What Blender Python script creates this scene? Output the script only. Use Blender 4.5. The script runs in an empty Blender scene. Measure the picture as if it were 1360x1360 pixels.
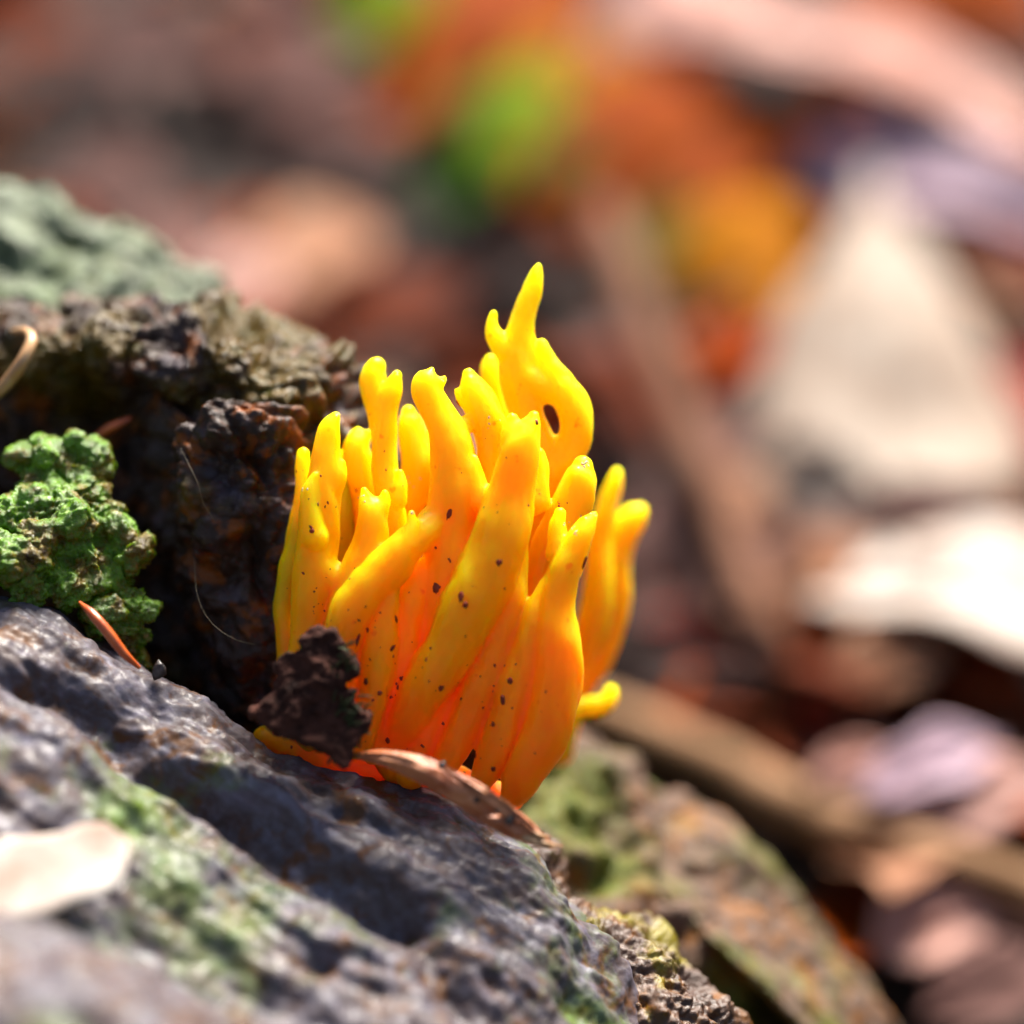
import bpy, bmesh, math, random
import numpy as np
from mathutils import Vector

random.seed(7)
rng = np.random.default_rng(7)
scene = bpy.context.scene
C = scene.collection
R = math.radians

# ------------------------------------------------------------------ camera, sky, sun, exposure
# Working unit of all the shapes below: 1 cm. Meshes are scaled to metres (S) when they are linked.
S = 0.01
D, W = 25.0, 9.4            # focus distance and width of the focus plane, cm
PITCH = R(22)
FWD = np.array([0, math.cos(PITCH), -math.sin(PITCH)])
RGT = np.array([1.0, 0, 0])
UPV = np.array([0, math.sin(PITCH), math.cos(PITCH)])
CAM = -D * FWD

cd = bpy.data.cameras.new('camera')
cam = bpy.data.objects.new('camera', cd)
C.objects.link(cam)
cam.location = Vector(CAM * S)
cam.rotation_euler = (math.pi / 2 - PITCH, 0, 0)
cd.sensor_width = 36
cd.lens = 36 * D / W
cd.clip_start = 0.005
cd.clip_end = 200
cd.dof.use_dof = True
cd.dof.focus_distance = (D - 0.25) * S
cd.dof.aperture_fstop = 6.4
cd.dof.aperture_blades = 0
scene.camera = cam

SUN_EL, SUN_AZ = R(56), R(24)      # azimuth measured from +Y (away from the camera) towards +X
world = bpy.data.worlds.new('World')
scene.world = world
world.use_nodes = True
nt = world.node_tree
sky = nt.nodes.new('ShaderNodeTexSky')
sky.sky_type = 'NISHITA'
sky.sun_disc = False
sky.sun_elevation = SUN_EL
sky.sun_rotation = SUN_AZ
sky.dust_density = 3.0
sky.ozone_density = 0.6
bgn = nt.nodes['Background']
nt.links.new(sky.outputs[0], bgn.inputs[0])
bgn.inputs[1].default_value = 0.055

sd = bpy.data.lights.new('sun', 'SUN')
sd.energy = 5.0
sd.angle = R(20)
sd.color = (1.0, 0.94, 0.85)
sun = bpy.data.objects.new('sun', sd)
C.objects.link(sun)
sdir = Vector((math.sin(SUN_AZ) * math.cos(SUN_EL), math.cos(SUN_AZ) * math.cos(SUN_EL), math.sin(SUN_EL)))
sun.rotation_euler = sdir.to_track_quat('Z', 'Y').to_euler()
sun.location = sdir * 3

scene.view_settings.view_transform = 'Standard'
scene.view_settings.look = 'None'
scene.view_settings.exposure = 1.8
scene.view_settings.gamma = 1.0
scene.view_settings.use_curve_mapping = False
scene.render.engine = 'CYCLES'
scene.cycles.use_denoising = True
scene.cycles.use_adaptive_sampling = True
scene.cycles.adaptive_threshold = 0.04
scene.cycles.max_bounces = 7
scene.cycles.diffuse_bounces = 4
scene.cycles.glossy_bounces = 2
scene.cycles.caustics_reflective = False
scene.cycles.caustics_refractive = False
scene.cycles.sample_clamp_indirect = 6

# ------------------------------------------------------------------ geometry helpers (cm)
PXC = 1360.0


def P(px, py, t=0.0):
    """world point (cm) seen at photograph position px,py, t cm beyond the focus plane"""
    d = D + t
    k = W / PXC * d / D
    return CAM + FWD * d + RGT * ((px - 680) * k) + UPV * ((680 - py) * k)


def PX(pts):
    """photograph position of world points (cm)"""
    q = pts - CAM
    d = q @ FWD
    k = W / PXC * d / D
    return 680 + (q @ RGT) / k, 680 - (q @ UPV) / k


def pxcm(t=0.0):
    return W / PXC * (D + t) / D


def ground_z(x, y):
    return -8.2 + 0.17 * (y - 8) + 0.6 * math.exp(-((x - 9) / 8) ** 2) * math.exp(-((y - 30) / 14) ** 2)


def G(px, py, lift=0.0):
    """point of the forest floor (raised by lift cm) on the line of sight through px,py; also its t"""
    lo, hi = -10.0, 400.0
    for _ in range(50):
        m = (lo + hi) / 2
        p = P(px, py, m)
        if p[2] > ground_z(p[0], p[1]) + lift:
            lo = m
        else:
            hi = m
    return P(px, py, lo), lo


def _hash(ix, iy, iz, s):
    n = (ix * 73856093) ^ (iy * 19349663) ^ (iz * 83492791) ^ (s * 2654435)
    n = (n ^ (n >> 13)) * 1274126177
    n = n & 0x7fffffff
    n = (n ^ (n >> 16)) * 668265263 & 0x7fffffff
    return (n & 0xffffff) / float(0xffffff)


def noise(p, s=0):
    """value noise, -1..1"""
    i = np.floor(p).astype(np.int64)
    f = p - i
    f = f * f * f * (f * (f * 6 - 15) + 10)
    out = 0
    for dx in (0, 1):
        wx = f[:, 0] if dx else 1 - f[:, 0]
        for dy in (0, 1):
            wy = f[:, 1] if dy else 1 - f[:, 1]
            for dz in (0, 1):
                wz = f[:, 2] if dz else 1 - f[:, 2]
                out = out + wx * wy * wz * _hash(i[:, 0] + dx, i[:, 1] + dy, i[:, 2] + dz, s)
    return out * 2 - 1


def fbm(p, o=3, s=0):
    a, out = 1.0, 0
    for k in range(o):
        out = out + a * noise(p * (2.03 ** k) + 11.7 * k, s + k)
        a *= 0.5
    return out


def worley(p, s=0):
    """distance to the nearest feature point, cell size 1"""
    i = np.floor(p).astype(np.int64)
    best = np.full(len(p), 9.0)
    for dx in (-1, 0, 1):
        for dy in (-1, 0, 1):
            for dz in (-1, 0, 1):
                c = i + np.array([dx, dy, dz])
                q = np.stack([c[:, k] + _hash(c[:, 0], c[:, 1], c[:, 2], s + 17 * k + 5) for k in range(3)], 1)
                best = np.minimum(best, ((p - q) ** 2).sum(1))
    return np.sqrt(best)


def lumps(p, s=0):
    """rounded bumps 0..1"""
    return np.clip(1 - worley(p, s) ** 2 * 1.35, 0, 1)


def make_mesh(name, verts, faces, attrs=None, smooth=True, origin=(0, 0, 0)):
    v = (np.asarray(verts, dtype=float) - np.asarray(origin, dtype=float)) * S
    me = bpy.data.meshes.new(name)
    uniform = isinstance(faces, np.ndarray) or len({len(q) for q in faces}) == 1
    if uniform:
        f = np.asarray(faces)
        me.vertices.add(len(v))
        me.vertices.foreach_set('co', v.astype(np.float32).ravel())
        n, k = f.shape
        me.loops.add(n * k)
        me.loops.foreach_set('vertex_index', f.astype(np.int32).ravel())
        me.polygons.add(n)
        me.polygons.foreach_set('loop_start', np.arange(0, n * k, k, dtype=np.int32))
        me.polygons.foreach_set('loop_total', np.full(n, k, dtype=np.int32))
        me.update(calc_edges=True)
    else:
        me.from_pydata([tuple(q) for q in v], [], [tuple(q) for q in faces])
    me.validate()
    if smooth:
        me.polygons.foreach_set('use_smooth', np.ones(len(me.polygons), dtype=bool))
    for k, a in (attrs or {}).items():
        a = np.asarray(a, dtype=np.float32)
        at = me.attributes.new(k, 'FLOAT' if a.ndim == 1 else 'FLOAT_VECTOR', 'POINT')
        at.data.foreach_set('value' if a.ndim == 1 else 'vector', a.ravel())
    return me


def link(name, me, mat, parent=None, loc=(0, 0, 0)):
    o = bpy.data.objects.new(name, me)
    if me is not None and mat is not None:
        me.materials.clear()
        me.materials.append(mat)
    C.objects.link(o)
    o.location = Vector(np.asarray(loc, dtype=float) * S)
    if parent is not None:
        o.parent = parent
    return o


def tag(o, label, cat, group=None):
    o['label'] = label
    o['category'] = cat
    if group:
        o['group'] = group
    return o


def thing(name, label, cat, loc, group=None):
    o = bpy.data.objects.new(name, None)
    C.objects.link(o)
    o.empty_display_size = 0.01
    o.location = Vector(np.asarray(loc, dtype=float) * S)
    return tag(o, label, cat, group)


def cr(pts, n):
    """Catmull-Rom through pts (k,dim) -> n samples"""
    p = np.asarray(pts, dtype=float)
    k = len(p)
    if k == 2:
        s = np.linspace(0, 1, n)[:, None]
        return p[0] * (1 - s) + p[1] * s
    e = np.concatenate([(2 * p[0] - p[1])[None], p, (2 * p[-1] - p[-2])[None]])
    x = np.linspace(0, k - 1 - 1e-9, n)
    i = np.floor(x).astype(int)
    f = (x - i).reshape((-1,) + (1,) * (p.ndim - 1))
    a, b, c, d = e[i], e[i + 1], e[i + 2], e[i + 3]
    return 0.5 * (2 * b + (c - a) * f + (2 * a - 5 * b + 4 * c - d) * f ** 2 + (3 * b - a - 3 * c + d) * f ** 3)


def grid_faces(nu, nv, off=0, flip=False):
    i, j = np.meshgrid(np.arange(nu - 1), np.arange(nv - 1), indexing='ij')
    a = (i * nv + j).ravel() + off
    f = np.stack([a, a + nv, a + nv + 1, a + 1], 1)
    return f[:, ::-1] if flip else f


def grid_normals(g):
    du = np.gradient(g, axis=0)
    dv = np.gradient(g, axis=1)
    n = np.cross(du, dv)
    return n / (np.linalg.norm(n, axis=2, keepdims=True) + 1e-12)


def loft(rows, nu, nv):
    """rows: rows of (px,py,t) control points; a dense grid nu x nv of world points (cm) and its normals"""
    ctrl = np.array([[P(*q) for q in r] for r in rows])          # (U, V, 3)
    g = cr(ctrl, nu)
    g = np.transpose(cr(np.transpose(g, (1, 0, 2)), nv), (1, 0, 2))
    n = grid_normals(g)
    # outward = towards the camera / upwards on average
    if (n.reshape(-1, 3) @ (-FWD + np.array([0, 0, .6]))).mean() < 0:
        n = -n
    return g, n


def tube(path, sides=14):
    """tapered swept tube with round ends; path rows x,y,z,r in cm"""
    p = np.asarray(path, dtype=float)
    q, r = p[:, :3], p[:, 3]
    tan = np.gradient(q, axis=0)
    tan /= np.linalg.norm(tan, axis=1, keepdims=True) + 1e-12
    # round caps
    q2, r2, t2 = [], [], []
    for a in (0.05, .35, .65, .9):
        q2.append(q[0] - tan[0] * r[0] * math.cos(a * math.pi / 2)); r2.append(r[0] * math.sin(a * math.pi / 2)); t2.append(tan[0])
    for k in range(len(q)):
        q2.append(q[k]); r2.append(r[k]); t2.append(tan[k])
    for a in (.9, .65, .35, .05):
        q2.append(q[-1] + tan[-1] * r[-1] * math.cos(a * math.pi / 2)); r2.append(r[-1] * math.sin(a * math.pi / 2)); t2.append(tan[-1])
    V, ref = [], np.array([0.3, 1, 0.2])
    for c, rr, tt in zip(q2, r2, t2):
        x = np.cross(tt, ref); x /= np.linalg.norm(x) + 1e-12
        y = np.cross(tt, x)
        ref = np.cross(x, tt) if np.linalg.norm(np.cross(x, tt)) > 0 else ref
        for k in range(sides):
            a = 2 * math.pi * k / sides
            V.append(c + rr * (math.cos(a) * x + math.sin(a) * y))
    n = len(q2)
    F = []
    for i in range(n - 1):
        for k in range(sides):
            k2 = (k + 1) % sides
            F.append((i * sides + k, i * sides + k2, (i + 1) * sides + k2, (i + 1) * sides + k))
    F.append(tuple(range(sides - 1, -1, -1)))
    F.append(tuple(range((n - 1) * sides, n * sides)))
    return V, F


def ball(c, r, V, F, seg=10, squash=(1, 1, 1)):
    o = len(V)
    rings = 7
    for i in range(rings + 1):
        th = math.pi * (0.02 + .96 * i / rings)
        for k in range(seg):
            a = 2 * math.pi * k / seg
            V.append(np.array([c[0] + r * squash[0] * math.sin(th) * math.cos(a), c[1] + r * squash[1] * math.sin(th) * math.sin(a), c[2] + r * squash[2] * math.cos(th)]))
    for i in range(rings):
        for k in range(seg):
            k2 = (k + 1) % seg
            F.append((o + i * seg + k, o + (i + 1) * seg + k, o + (i + 1) * seg + k2, o + i * seg + k2))
    F.append(tuple(o + k for k in range(seg)))
    F.append(tuple(o + rings * seg + k for k in range(seg - 1, -1, -1)))


def fuse(parts, voxel, smooth_it=6):
    """voxel union of closed shapes [(V,F)...] in cm -> verts, normals, quads"""
    V, F = [], []
    for v, f in parts:
        o = len(V)
        V += [tuple(q) for q in v]
        F += [tuple(i + o for i in q) for q in f]
    me = bpy.data.meshes.new('tmp')
    me.from_pydata(V, [], F)
    bm = bmesh.new(); bm.from_mesh(me)
    bmesh.ops.recalc_face_normals(bm, faces=bm.faces)
    bm.to_mesh(me); bm.free()
    ob = bpy.data.objects.new('tmp', me)
    C.objects.link(ob)
    m = ob.modifiers.new('r', 'REMESH'); m.mode = 'VOXEL'; m.voxel_size = voxel
    if smooth_it:
        s = ob.modifiers.new('s', 'SMOOTH'); s.factor = 0.5; s.iterations = smooth_it
    dg = bpy.context.evaluated_depsgraph_get()
    dg.update()
    ev = ob.evaluated_get(dg).to_mesh()
    n = len(ev.vertices)
    co = np.empty(n * 3, dtype=np.float32); ev.vertices.foreach_get('co', co)
    no = np.empty(n * 3, dtype=np.float32); ev.vertices.foreach_get('normal', no)
    fs = [tuple(p.vertices) for p in ev.polygons]
    bpy.data.objects.remove(ob)
    bpy.data.meshes.remove(me)
    fa = np.array([f if len(f) == 4 else (*f, f[-1]) for f in fs]) if all(len(f) == 4 for f in fs) else fs
    return co.reshape(-1, 3).astype(float), no.reshape(-1, 3).astype(float), fa


# ------------------------------------------------------------------ materials
def lin(r, g, b):
    f = lambda c: (c / 12.92 if c <= 0.04045 else ((c + 0.055) / 1.055) ** 2.4)
    k = 0.60          # photographed tones -> real albedo
    return (f(r / 255) * k, f(g / 255) * k, f(b / 255) * k, 1)


class MatB:
    def __init__(self, name):
        self.m = bpy.data.materials.new(name)
        self.m.use_nodes = True
        self.t = self.m.node_tree
        self.n = self.t.nodes
        self.b = self.n['Principled BSDF']
        self.out = self.n['Material Output']
        tc = self.n.new('ShaderNodeTexCoord')
        mp = self.n.new('ShaderNodeMapping')
        mp.inputs['Scale'].default_value = (100, 100, 100)
        self.l(tc.outputs['Object'], mp.inputs[0])
        self.co = mp.outputs[0]
        self.mp = mp

    def l(self, a, b):
        self.t.links.new(a, b)

    def noise(self, scale, detail=4, rough=0.55, co=None, dist=0):
        x = self.n.new('ShaderNodeTexNoise')
        x.inputs['Scale'].default_value = scale
        x.inputs['Detail'].default_value = detail
        x.inputs['Roughness'].default_value = rough
        x.inputs['Distortion'].default_value = dist
        self.l(co or self.co, x.inputs['Vector'])
        return x.outputs['Fac']

    def ramp(self, fac, stops):
        x = self.n.new('ShaderNodeValToRGB')
        e = x.color_ramp.elements
        while len(e) < len(stops):
            e.new(0.5)
        for el, (p, c) in zip(e, stops):
            el.position = p
            el.color = c if len(c) == 4 else (*c, 1)
        self.l(fac, x.inputs[0])
        return x.outputs[0]

    def mix(self, fac, a, b, mode='MIX'):
        x = self.n.new('ShaderNodeMix')
        x.data_type = 'RGBA'
        x.blend_type = mode
        for v, s in ((fac, x.inputs[0]), (a, x.inputs[6]), (b, x.inputs[7])):
            if hasattr(v, 'is_output'):
                self.l(v, s)
            else:
                s.default_value = v
        return x.outputs[2]

    def math(self, op, a, b=0.0):
        x = self.n.new('ShaderNodeMath')
        x.operation = op
        x.use_clamp = False
        for v, s in ((a, x.inputs[0]), (b, x.inputs[1])):
            if hasattr(v, 'is_output'):
                self.l(v, s)
            else:
                s.default_value = v
        return x.outputs[0]

    def attr(self, name):
        x = self.n.new('ShaderNodeAttribute')
        x.attribute_name = name
        return x.outputs['Fac']

    def rand(self):
        return self.n.new('ShaderNodeObjectInfo').outputs['Random']

    def bump(self, h, strength, dist_cm):
        x = self.n.new('ShaderNodeBump')
        x.inputs['Strength'].default_value = strength
        x.inputs['Distance'].default_value = dist_cm * S
        self.l(h, x.inputs['Height'])
        self.l(x.outputs[0], self.b.inputs['Normal'])

    def set(self, **k):
        for a, v in k.items():
            s = self.b.inputs[a.replace('_', ' ')]
            if hasattr(v, 'is_output'):
                self.l(v, s)
            else:
                s.default_value = v


def fac_ramp(M, f, a, b):
    return M.ramp(f, [(a, (0, 0, 0)), (b, (1, 1, 1))])


def bark_mat(name, cols, green, gmin, gmax, rough=(0.3, 0.6), fibre=0.5, ochre=None, coat=.25, fine=.7, spec=.5):
    M = MatB(name)
    av = M.n.new('ShaderNodeAttribute')
    av.attribute_name = 'grainwise'
    fv = av.outputs['Vector']
    st = [(0.28, cols[0]), (0.43, cols[1]), (0.56, cols[2]), (0.72, cols[3])]
    along = M.ramp(M.noise(1.1, 6, 0.62, fv, .3), st)
    patch = M.ramp(M.noise(2.2, 6, 0.64), st)
    spot = M.ramp(M.noise(7.0, 5, 0.6, dist=.4), st)
    base = M.mix(fibre, patch, along)
    base = M.mix(0.35, base, spot)
    if ochre:
        base = M.mix(fac_ramp(M, M.noise(3.4, 4, .6, dist=.6), .53, .64), base, ochre)
    g = M.math('ADD', M.attr('moss'), M.math('MULTIPLY', M.math('SUBTRACT', M.noise(2.6, 5, .65), 0.5), 1.6))
    gf = fac_ramp(M, g, gmin, gmax)
    gcol = M.ramp(M.noise(6, 5, .65), [(0.3, green[0]), (0.5, green[1]), (0.7, green[2])])
    M.set(Base_Color=M.mix(gf, base, gcol))
    M.set(Roughness=M.ramp(M.noise(11, 4), [(0.35, (rough[0],) * 3), (0.65, (rough[1],) * 3)]))
    M.set(Specular_IOR_Level=spec, Coat_Weight=coat, Coat_Roughness=0.18)
    hh = M.math('ADD', M.noise(22, 5, .65), M.math('MULTIPLY', M.noise(70, 3, .6), .35))
    hh = M.math('ADD', hh, M.math('MULTIPLY', M.noise(5, 4, .6, fv), fibre * 1.2))
    M.bump(hh, fine, 0.03)
    return M.m


M_front = bark_mat('weathered_wood',
                   [lin(36, 18, 12), lin(76, 56, 52), lin(98, 94, 104), lin(146, 140, 164)],
                   [lin(60, 74, 0), lin(96, 122, 6), lin(108, 140, 96)], 0.26, 0.95, (0.45, 0.75), .65, lin(94, 56, 20), .05, .25, .3)
M_wall = bark_mat('rotten_bark',
                  [lin(24, 9, 2), lin(48, 26, 11), lin(70, 50, 38), lin(104, 94, 110)],
                  [lin(48, 38, 0), lin(104, 78, 0), lin(56, 64, 4)], 0.36, 0.7, (0.25, 0.5), .1, lin(140, 72, 4), .06, .7, .22)
M_green = bark_mat('algae_bark',
                   [lin(34, 38, 18), lin(82, 92, 64), lin(126, 140, 104), lin(182, 190, 168)],
                   [lin(28, 56, 0), lin(72, 108, 24), lin(132, 158, 88)], 0.35, 0.8, (.4, .7), .4, lin(84, 90, 16), 0)
M_flank = bark_mat('flank_bark',
                   [lin(34, 18, 8), lin(78, 54, 36), lin(118, 90, 72), lin(146, 120, 106)],
                   [lin(72, 66, 0), lin(100, 100, 0), lin(100, 122, 60)], 0.35, 0.8, (.5, .75), .4, lin(140, 84, 6), 0, .6, .25)
M_knob = bark_mat('knobbly_bark',
                  [lin(30, 13, 4), lin(72, 44, 26), lin(100, 72, 54), lin(130, 106, 92)],
                  [lin(96, 84, 0), lin(140, 124, 8), lin(150, 140, 50)], 0.5, 0.8, (0.25, 0.5), .3, lin(124, 76, 4), .08, .6, .35)


def moss_mat():
    M = MatB('wet_moss')
    c = M.ramp(M.noise(3.2, 6, .68), [(0.32, lin(66, 36, 8)), (0.42, lin(130, 108, 0)), (0.5, lin(94, 124, 0)), (0.6, lin(112, 164, 6)), (0.72, lin(168, 192, 84))])
    M.set(Base_Color=c, Roughness=M.ramp(M.noise(30, 3), [(0.3, (.08,) * 3), (0.7, (.4,) * 3)]), Specular_IOR_Level=0.5)
    M.set(Subsurface_Weight=0.25, Subsurface_Scale=S * 0.1)
    M.b.inputs['Subsurface Radius'].default_value = (0.6, 1.0, 0.2)
    M.bump(M.math('ADD', M.noise(26, 4, .65), M.math('MULTIPLY', M.noise(80, 3, .6), .4)), 0.9, 0.03)
    return M.m


M_moss = moss_mat()


def fungus_mat():
    M = MatB('jelly_fungus')
    h = M.math('ADD', M.attr('h'), M.math('MULTIPLY', M.math('SUBTRACT', M.noise(1.6, 3), .5), .35))
    c = M.ramp(h, [(0.0, (0.97, 0.15, 0.001, 1)), (0.22, (0.98, 0.29, 0.001, 1)), (0.5, (0.99, 0.46, 0.001, 1)), (0.95, (0.99, 0.63, 0.002, 1))])
    # tiny rusty freckles in the flesh
    fr = fac_ramp(M, M.noise(7.5, 2, .5), 0.70, 0.76)
    c = M.mix(M.math('MULTIPLY', fr, 0.5), c, (0.80, 0.16, 0.002, 1))
    M.set(Base_Color=c, Roughness=M.ramp(M.noise(9, 3), [(0.3, (.3,) * 3), (0.7, (.6,) * 3)]), Specular_IOR_Level=0.12)
    M.set(Subsurface_Weight=1.0, Subsurface_Scale=S * 1.3, Subsurface_Anisotropy=0.6)
    M.b.inputs['Subsurface Radius'].default_value = (1.0, 0.45, 0.02)
    M.bump(M.noise(11, 4, .6), 0.25, 0.02)
    return M.m


M_fung = fungus_mat()


def simple(name, c0, c1, rough=.6, scale=5, bump=.4, spec=.4, bd=.02, trans=0.0, sss=0):
    M = MatB(name)
    c = M.ramp(M.noise(scale, 5, .6), [(0.3, c0), (0.7, c1)])
    M.set(Base_Color=c, Roughness=rough, Specular_IOR_Level=spec)
    if bump:
        M.bump(M.noise(scale * 3.5, 4, .6), bump, bd)
    if trans:
        tr = M.n.new('ShaderNodeBsdfTranslucent')
        M.l(c, tr.inputs[0])
        mx = M.n.new('ShaderNodeMixShader')
        mx.inputs[0].default_value = trans
        M.l(M.b.outputs[0], mx.inputs[1]); M.l(tr.outputs[0], mx.inputs[2])
        M.l(mx.outputs[0], M.out.inputs[0])
    return M.m


M_speck = simple('dirt_grain', lin(120, 30, 2), lin(190, 66, 6), .7, 12, .3)
M_grit = simple('pale_grit', lin(236, 200, 120), lin(250, 236, 200), .25, 12, 0, .7)
M_flake = simple('dark_bark_chip', lin(34, 15, 9), lin(96, 56, 44), .85, 6, .9, .15, .04)
M_chipmoss = simple('chip_moss', lin(40, 46, 14), lin(66, 74, 26), .7, 14, .6)
M_scale = simple('bud_scale_brown', lin(168, 66, 6), lin(242, 160, 104), .38, 3.0, .8, .5, .05)
M_needle = simple('orange_needle', lin(196, 66, 10), lin(232, 120, 50), .35, 4, .2, .6)
M_straw = simple('straw_needle', lin(206, 140, 76), lin(232, 190, 140), .4, 4, .2, .5)
M_seed = simple('dark_seed', lin(28, 18, 14), lin(72, 54, 46), .45, 12, .8, .6)
M_hair = simple('pale_hair', lin(110, 96, 70), lin(140, 124, 96), .4, 4, 0)
M_soil = simple('leaf_mould', lin(24, 13, 9), lin(60, 38, 28), .85, 2.2, .9, .3, .15)


def leafm(name, a, b, trans=.22, rough=.5, scale=.8):
    return simple(name, a, b, .75, scale, .35, .08, .06, trans)


L = {
    'cream': leafm('cream_leaf', lin(160, 130, 108), lin(224, 208, 192)),
    'white': leafm('bleached_leaf', lin(176, 138, 116), lin(244, 236, 226), scale=1.1),
    'pink': leafm('pinkish_leaf', lin(206, 142, 124), lin(232, 190, 178)),
    'lilac': leafm('lilac_leaf', lin(202, 164, 178), lin(226, 202, 216)),
    'mauve': leafm('mauve_leaf', lin(84, 54, 50), lin(148, 110, 102)),
    'rust': leafm('rust_leaf', lin(150, 52, 0), lin(214, 102, 0), .5),
    'brown': leafm('brown_leaf', lin(84, 28, 6), lin(138, 62, 28)),
    'tan': leafm('tan_leaf', lin(164, 106, 74), lin(206, 156, 126)),
    'amber': leafm('amber_leaf', lin(206, 116, 0), lin(240, 158, 0), .5),
    'orange': leafm('orange_leaf', lin(194, 66, 0), lin(220, 96, 0), .45),
    'red': leafm('red_leaf', lin(120, 14, 4), lin(172, 40, 16)),
    'lime': leafm('lime_leaf', lin(112, 156, 0), lin(154, 186, 0), .5),
    'green': leafm('green_leaf', lin(30, 90, 0), lin(64, 126, 0), .45),
    'olive': leafm('olive_leaf', lin(66, 66, 0), lin(100, 92, 0), .35),
    'dark': leafm('gap_shade_leaf', lin(30, 17, 15), lin(52, 32, 28), .1),  # near-black colour, stands in for shaded gaps between the litter leaves
    'stalk': leafm('stalk_brown', lin(98, 62, 44), lin(146, 102, 78), 0),
    'stick': leafm('stick_tan', lin(112, 80, 50), lin(184, 142, 108), 0),
}

# ------------------------------------------------------------------ forest floor
xs = np.concatenate([np.linspace(-2000, -60, 12)[:-1], np.linspace(-60, 70, 150), np.linspace(70, 2000, 12)[1:]])
ys = np.concatenate([np.linspace(-2000, -40, 12)[:-1], np.linspace(-40, 110, 170), np.linspace(110, 2500, 14)[1:]])
gx, gy = np.meshgrid(xs, ys, indexing='ij')
far = np.clip((np.hypot(gx, gy) - 90) / 400, 0, 1)
gz = np.vectorize(ground_z)(gx, np.clip(gy, -60, 140))
fl = np.stack([gx.ravel(), gy.ravel(), np.zeros(gx.size)], 1)
gz = gz + (0.35 * fbm(fl * 0.28, 3, 3) + 0.16 * fbm(fl * 1.1, 3, 9)).reshape(gx.shape) - 0.35 + far * (8 * fbm(fl * .006, 2, 21)).reshape(gx.shape)
fl[:, 2] = gz.ravel()
fo = link('forest_floor', make_mesh('forest_floor', fl, grid_faces(*gx.shape)), M_soil)
fo['kind'] = 'structure'

# ------------------------------------------------------------------ the old mossy root the fungus grows on
root0 = P(560, 1060, 0.6) * [1, 1, 0] + [0, 0, -8.3]
stump = thing('rotting_root', 'grey-brown rotting root with green algae and deep grooves, carrying the yellow fungus', 'root', root0)


def line_dist(px, py, pts):
    d = np.full(len(px), 1e9)
    s = np.zeros(len(px))
    for k, ((x0, y0), (x1, y1)) in enumerate(zip(pts[:-1], pts[1:])):
        vx, vy = x1 - x0, y1 - y0
        u = np.clip(((px - x0) * vx + (py - y0) * vy) / (vx * vx + vy * vy), 0, 1)
        dd = np.hypot(px - x0 - u * vx, py - y0 - u * vy)
        s = np.where(dd < d, k + u, s)
        d = np.minimum(d, dd)
    return d, s


def root_part(name, rows, nu, nv, disp, mat):
    g, n = loft(rows, nu, nv)
    p, nn = g.reshape(-1, 3), n.reshape(-1, 3)
    h, moss = disp(p)
    q = p + nn * h[:, None]
    f = grid_faces(nu, nv)
    a, b, c = q[f[:, 0]], q[f[:, 1]], q[f[:, 3]]
    fn = np.cross(b - a, c - a)
    if (fn * nn[f[:, 0]]).sum(1).mean() < 0:
        f = f[:, ::-1]
    return link(name, make_mesh(name, q, f, {'moss': moss, 'grainwise': crest_co(q, .8, 3.0, 2.4)}, origin=root0), mat, stump)


# basis along / across the crest of the front ridge, in world cm
eA = RGT * .853 - UPV * .521
eB = RGT * .521 + UPV * .853
eN = FWD


def crest_co(p, sa, sb, sn):
    return np.stack([p @ eA * sa, p @ eB * sb, p @ eN * sn], 1)


def front_disp(p):
    x, y = PX(p)
    long_ = fbm(crest_co(p, .42, 1.5, 1.2), 3, 40)
    fib = fbm(crest_co(p, 1.2, 5.5, 4.5), 3, 44)
    h = 0.15 * long_ + 0.045 * fib + 0.014 * fbm(crest_co(p, 3, 11, 9), 2, 46) + 0.06 * fbm(p * 2.4, 4, 50) + 0.02 * (lumps(p * 4.5, 60) - .4)
    h += 0.006 * fbm(p * 18, 3, 70)
    # the long dark furrow and its smaller neighbours
    for pts, w, dp in (([(120, 965), (190, 1010), (280, 1062), (390, 1136), (470, 1180), (600, 1250)], 24, .30),
                       ([(0, 905), (90, 925), (190, 985)], 15, .16),
                       ([(490, 1160), (540, 1200), (580, 1250)], 18, .16),
                       ([(400, 1290), (460, 1275), (520, 1290)], 16, .14),
                       ([(610, 1150), (650, 1190), (700, 1260)], 14, .10),
                       ([(560, 1250), (600, 1310), (640, 1380)], 18, .14)):
        d, s = line_dist(x, y, pts)
        taper = np.clip(np.minimum(s, len(pts) - 1 - s) * 1.5 + .2, 0, 1)
        h -= dp * taper * np.exp(-(d / (w * (1 + .4 * noise(p * 2, 5)))) ** 2)
    m = 0.30 + .35 * fbm(p * .7, 2, 81)
    for cx, cy, r, v in ((170, 1085, 45, .55), (285, 1020, 26, .5), (240, 1190, 50, .35), (340, 1230, 50, .3), (150, 1020, 90, .15), (60, 1040, 90, .15), (480, 1220, 45, .2), (560, 1080, 200, -.2)):
        m = m + v * np.exp(-((x - cx) ** 2 + (y - cy) ** 2) / r ** 2)
    # cushions of moss stand up a little
    h += 0.05 * np.clip(m - .55, 0, .6) * (.5 + lumps(p * 7, 88))
    return h, m


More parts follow.
